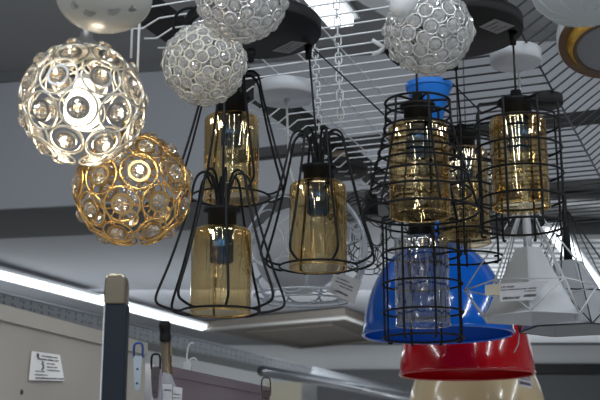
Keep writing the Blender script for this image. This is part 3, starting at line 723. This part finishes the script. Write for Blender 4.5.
# ------------------------------------------------------------------ bottom left: cabinets and hangers
ZT = 1.853
def panel(p0x, p0y, p1x, p1y, zt, name, m, label, trimm, thick=.5, over=0):
    a, b = onz(p0x, p0y, zt), onz(p1x, p1y, zt); dd = (b - a); dd.z = 0; back_ = Vector((-dd.y, dd.x, 0)).normalized() * thick
    if back_.x > 0: back_ = -back_
    root = empty(name, Vector((a.x, a.y, 0)), label, 'cabinet')
    fl = lambda p, z_: Vector((p.x, p.y, z_))
    MB().hexa([fl(a, 0), fl(b, 0), fl(b, 0) + back_, fl(a, 0) + back_], [fl(a, zt - .024), fl(b, zt - .024), fl(b, zt - .024) + back_, fl(a, zt - .024) + back_]).build('side_panel', m, root)
    f = -back_.normalized() * .004
    MB().hexa([fl(a, zt - .024) + f, fl(b, zt - .024) + f, fl(b, zt - .024) + back_, fl(a, zt - .024) + back_], [fl(a, zt) + f, fl(b, zt) + f, fl(b, zt) + back_, fl(a, zt) + back_]).build('top_board', trimm, root)
    return root, a, b, back_
creamc = noise_color(mat('cream laminate', (.5, .46, .40), .45), (.36, .33, .30), (.40, .37, .335), 2)
k1, a, b, bk = panel(-70, 286, 146, 343, ZT, 'tall_cabinet', creamc, 'cream tall cabinet side with a small printed label at bottom left', creamc)
nf = -bk.normalized()
def onpl(px, py, a=a, b=b, nf=nf, off=.001):
    r = ray(px, py); p0 = Vector((a.x, a.y, 0)) + nf * off; t = (p0 - EYE).dot(nf) / r.dot(nf); return EYE + r * t
q = [onpl(32, 351, off=.004), onpl(60, 355, off=.002), onpl(64.5, 381, off=.004), onpl(29, 380, off=.004)]
label_card(k1, q, M['paper_white'], [(.32, .10, .88, .05), (.2, .22, .9, .05), (.5, .36, .75, .045), (.5, .48, .82, .045), (.5, .60, .9, .045), (.15, .66, .42, .04), (.14, .78, .5, .05), (.16, .89, .98, .06)],
           blocks=[[(.34, .32), (.40, .36), (.33, .42), (.41, .45), (.36, .52), (.40, .56), (.33, .62)], [(.18, .05), (.18, .2)], [(.22, .05), (.22, .24)]])
p = onpl(21.5, 392, off=.0)
MB().lathe([(0, .0015), (.0035, .0015), (.0045, 0), (0, 0)], p, 16, nf).build('screw_hole', M['grid_dark'], k1)
lil = noise_color(mat('mauve laminate', (.3, .26, .3), .45), (.27, .22, .265), (.30, .25, .29), 2)
k2, a2, b2, bk2 = panel(168, 366, 270, 387.5, ZT, 'tall_cabinet', lil, 'mauve tall cabinet side to the right of the cream one', lil, thick=.3)
whp = mat('white board', (.62, .62, .64), .4)
wbt = P(148, 364, 2.27); MB().box((wbt.x, wbt.y, wbt.z / 2), S(11, 2.27), .02, wbt.z).build('white_board', whp, label='narrow white board standing between cream and mauve cabinets', cat='board')
# tall dark mirror with brushed metal top
d = 1.72; a = P(117.5, 276, d)
mr_ = empty('leaning_mirror', Vector((a.x, a.y, 0)), 'tall dark-edged mirror with brushed metal top standing in front of cream cabinet', 'mirror')
navy = mat('dark navy edge', (.010, .014, .022), .5, Specular_IOR_Level=.25)
brass = mat('brushed bronze', (.28, .24, .18), .3, .9)
wd = S(22, d); zt_ = a.z - .045
MB().box((a.x + .002, a.y, zt_ / 2), wd, .03, zt_).build('edge', navy, mr_, bevel=.003)
MB().box((a.x - wd / 2 + .002, a.y + .006, zt_ / 2), .005, .03, zt_).build('pale_strip', M['white_soft'], mr_)
cp = MB(); pts = []
prof = [(-1, 0), (-1, .6), (-.93, .88), (-.7, 1), (.6, 1), (.85, .9), (.95, .6), (.95, 0)]
n = len(prof); hh = .047
vs = [Vector((a.x + x_ * wd / 2, a.y - .018, zt_ + z_ * hh - .001)) for x_, z_ in prof] + [Vector((a.x + x_ * wd / 2, a.y + .02, zt_ + z_ * hh - .001)) for x_, z_ in prof]
cp.add(vs, [list(range(n))[::-1], list(range(n, 2 * n))] + [[i, (i + 1) % n, n + (i + 1) % n, n + i] for i in range(n)], False)
cp.build('metal_top', brass, mr_, bevel=.003)
# hangers on the cabinet edges
def hook(px, py, d, m, m2, label, hl, an=0):
    t = P(px, py, d); root = empty('hanging_bracket', t - Vector((0, 0, S(hl, d))), label, 'bracket')
    w_ = S(5, d); U = Vector((1, 0, 0)); Z = Vector((.0, 0, 1))
    lp_ = [t + U * a_ * w_ + Z * b_ * w_ for a_, b_ in ((-.8, -3), (-.9, -.6), (-.5, 0), (.5, 0), (.9, -.6), (.9, -3))]
    MB().tube(smoothpath(lp_, 1), .0022, 8).build('loop', m, root)
    zz = -w_ * 2.6; yb = -S(hl, d)
    pr = [(-.9, zz), (.9, zz), (.75, zz * 1.9), (.65, yb + w_ * .4), (.3, yb), (-.2, yb), (-.45, yb + w_ * .5), (-.8, zz * 1.9)]
    k = len(pr); vs = [t + U * a_ * w_ + Z * b_ + Vector((0, -.002, 0)) for a_, b_ in pr]; vs += [v + Vector((0, .004, 0)) for v in vs]
    MB().add(vs, [list(range(k)), list(range(k, 2 * k))[::-1]] + [[(i + 1) % k, i, k + i, k + (i + 1) % k] for i in range(k)], False).build('plate', m2, root)
    for f in (.55, .85):
        MB().lathe([(0, .0008), (.002, .0008), (.0022, 0), (0, 0)], t + Z * yb * f - Vector((0, .002, 0)), 12, (0, -1, 0)).build('rivet', M['ink'], root)
    return root
hook(138.5, 343, 2.0, mat('blue steel', (.02, .06, .22), .3, .5), mat('light steel', (.40, .47, .55), .3, .5), 'steel hanging bracket with blue loop on the cream cabinet', 47)
hook(156, 354, 2.2, M['black'], mat('dark bracket', (.06, .05, .055), .4), 'dark hanging bracket left of the capped pole', 44)
hook(266, 377.5, 3.1, mat('bronze steel', (.10, .08, .07), .4, .4), mat('bronze plate', (.10, .07, .07), .4), 'small dark bracket at the far end of the mauve cabinet', 24)
# capped pole
d = 2.3; t = P(165, 330, d); bt = P(169, 402, d); ax2 = (t - bt).normalized()
po = empty('capped_pole', Vector((bt.x, bt.y, 0)) , 'bronze metal pole with black ribbed cap beside the mauve cabinet', 'pole')
foot = bt + (bt - t).normalized() * 2; foot = bt - ax2 * ((bt.z) / ax2.z)
MB().tube([foot, t - ax2 * .02], S(5.2, d), 20).build('shaft', mat('bronze tube', (.36, .29, .22), .25, .9), po)
cpm = MB(); cpm.lathe([(S(5.9, d), -.022), (S(5.9, d), -.012), (S(5.4, d), -.010), (S(5.4, d), 0), (S(5.9, d), .002), (S(5.9, d), .012), (S(4.8, d), .018), (0, .018)], t, 24, ax2)
cpm.build('cap', M['black'], po)
dt = 2.27
bag = mat('clear bag', (.55, .56, .66), .2, 0, Alpha=.45)
MB().slab([P(163, 372, dt), P(171, 374, dt), P(183, 404, dt), P(158, 404, dt)], (0, .002, 0)).build('clear_bag', bag, po)
label_card(po, [P(162.5, 384, dt - .004), P(172, 384.5, dt - .004), P(172, 404, dt - .004), P(163, 404, dt - .004)], M['paper'], [(.15, .25, .9, .07)], name='paper_tag')
label_card(po, [P(173, 386.5, dt - .004), P(182.5, 388, dt - .004), P(181.5, 404, dt - .004), P(172.5, 404, dt - .004)], M['paper'], [(.0, .4, .85, .05), (.05, .6, .85, .05)], name='paper_tag')
# white double hook on top of the mauve cabinet
c = onz(187, 371.5, ZT); d = c.y
hk = empty('white_hook', c, 'white double prong hook on top of the mauve cabinet', 'hook')
MB().box(c + Vector((0, .01, .012)), .022, .015, .024).build('base', M['white_paint'], hk, bevel=.002)
s = S(1, d)
MB().tube(smoothpath([c + Vector((0, .01, .02)), c + Vector((-1 * s, .01, 14 * s)), c + Vector((0, .01, 25 * s)), c + Vector((3 * s, .01, 29 * s)), c + Vector((6 * s, .01, 28 * s))], 2), .0022, 8).build('prong', M['white_paint'], hk)
MB().tube(smoothpath([c + Vector((0, .01, .02)), c + Vector((1 * s, .01, 10 * s)), c + Vector((4 * s, .01, 14 * s)), c + Vector((8 * s, .01, 13 * s)), c + Vector((9 * s, .01, 11 * s))], 2), .0022, 8).build('prong', M['white_paint'], hk)

for o in bpy.data.objects:
    if '_o' in o: del o['_o']
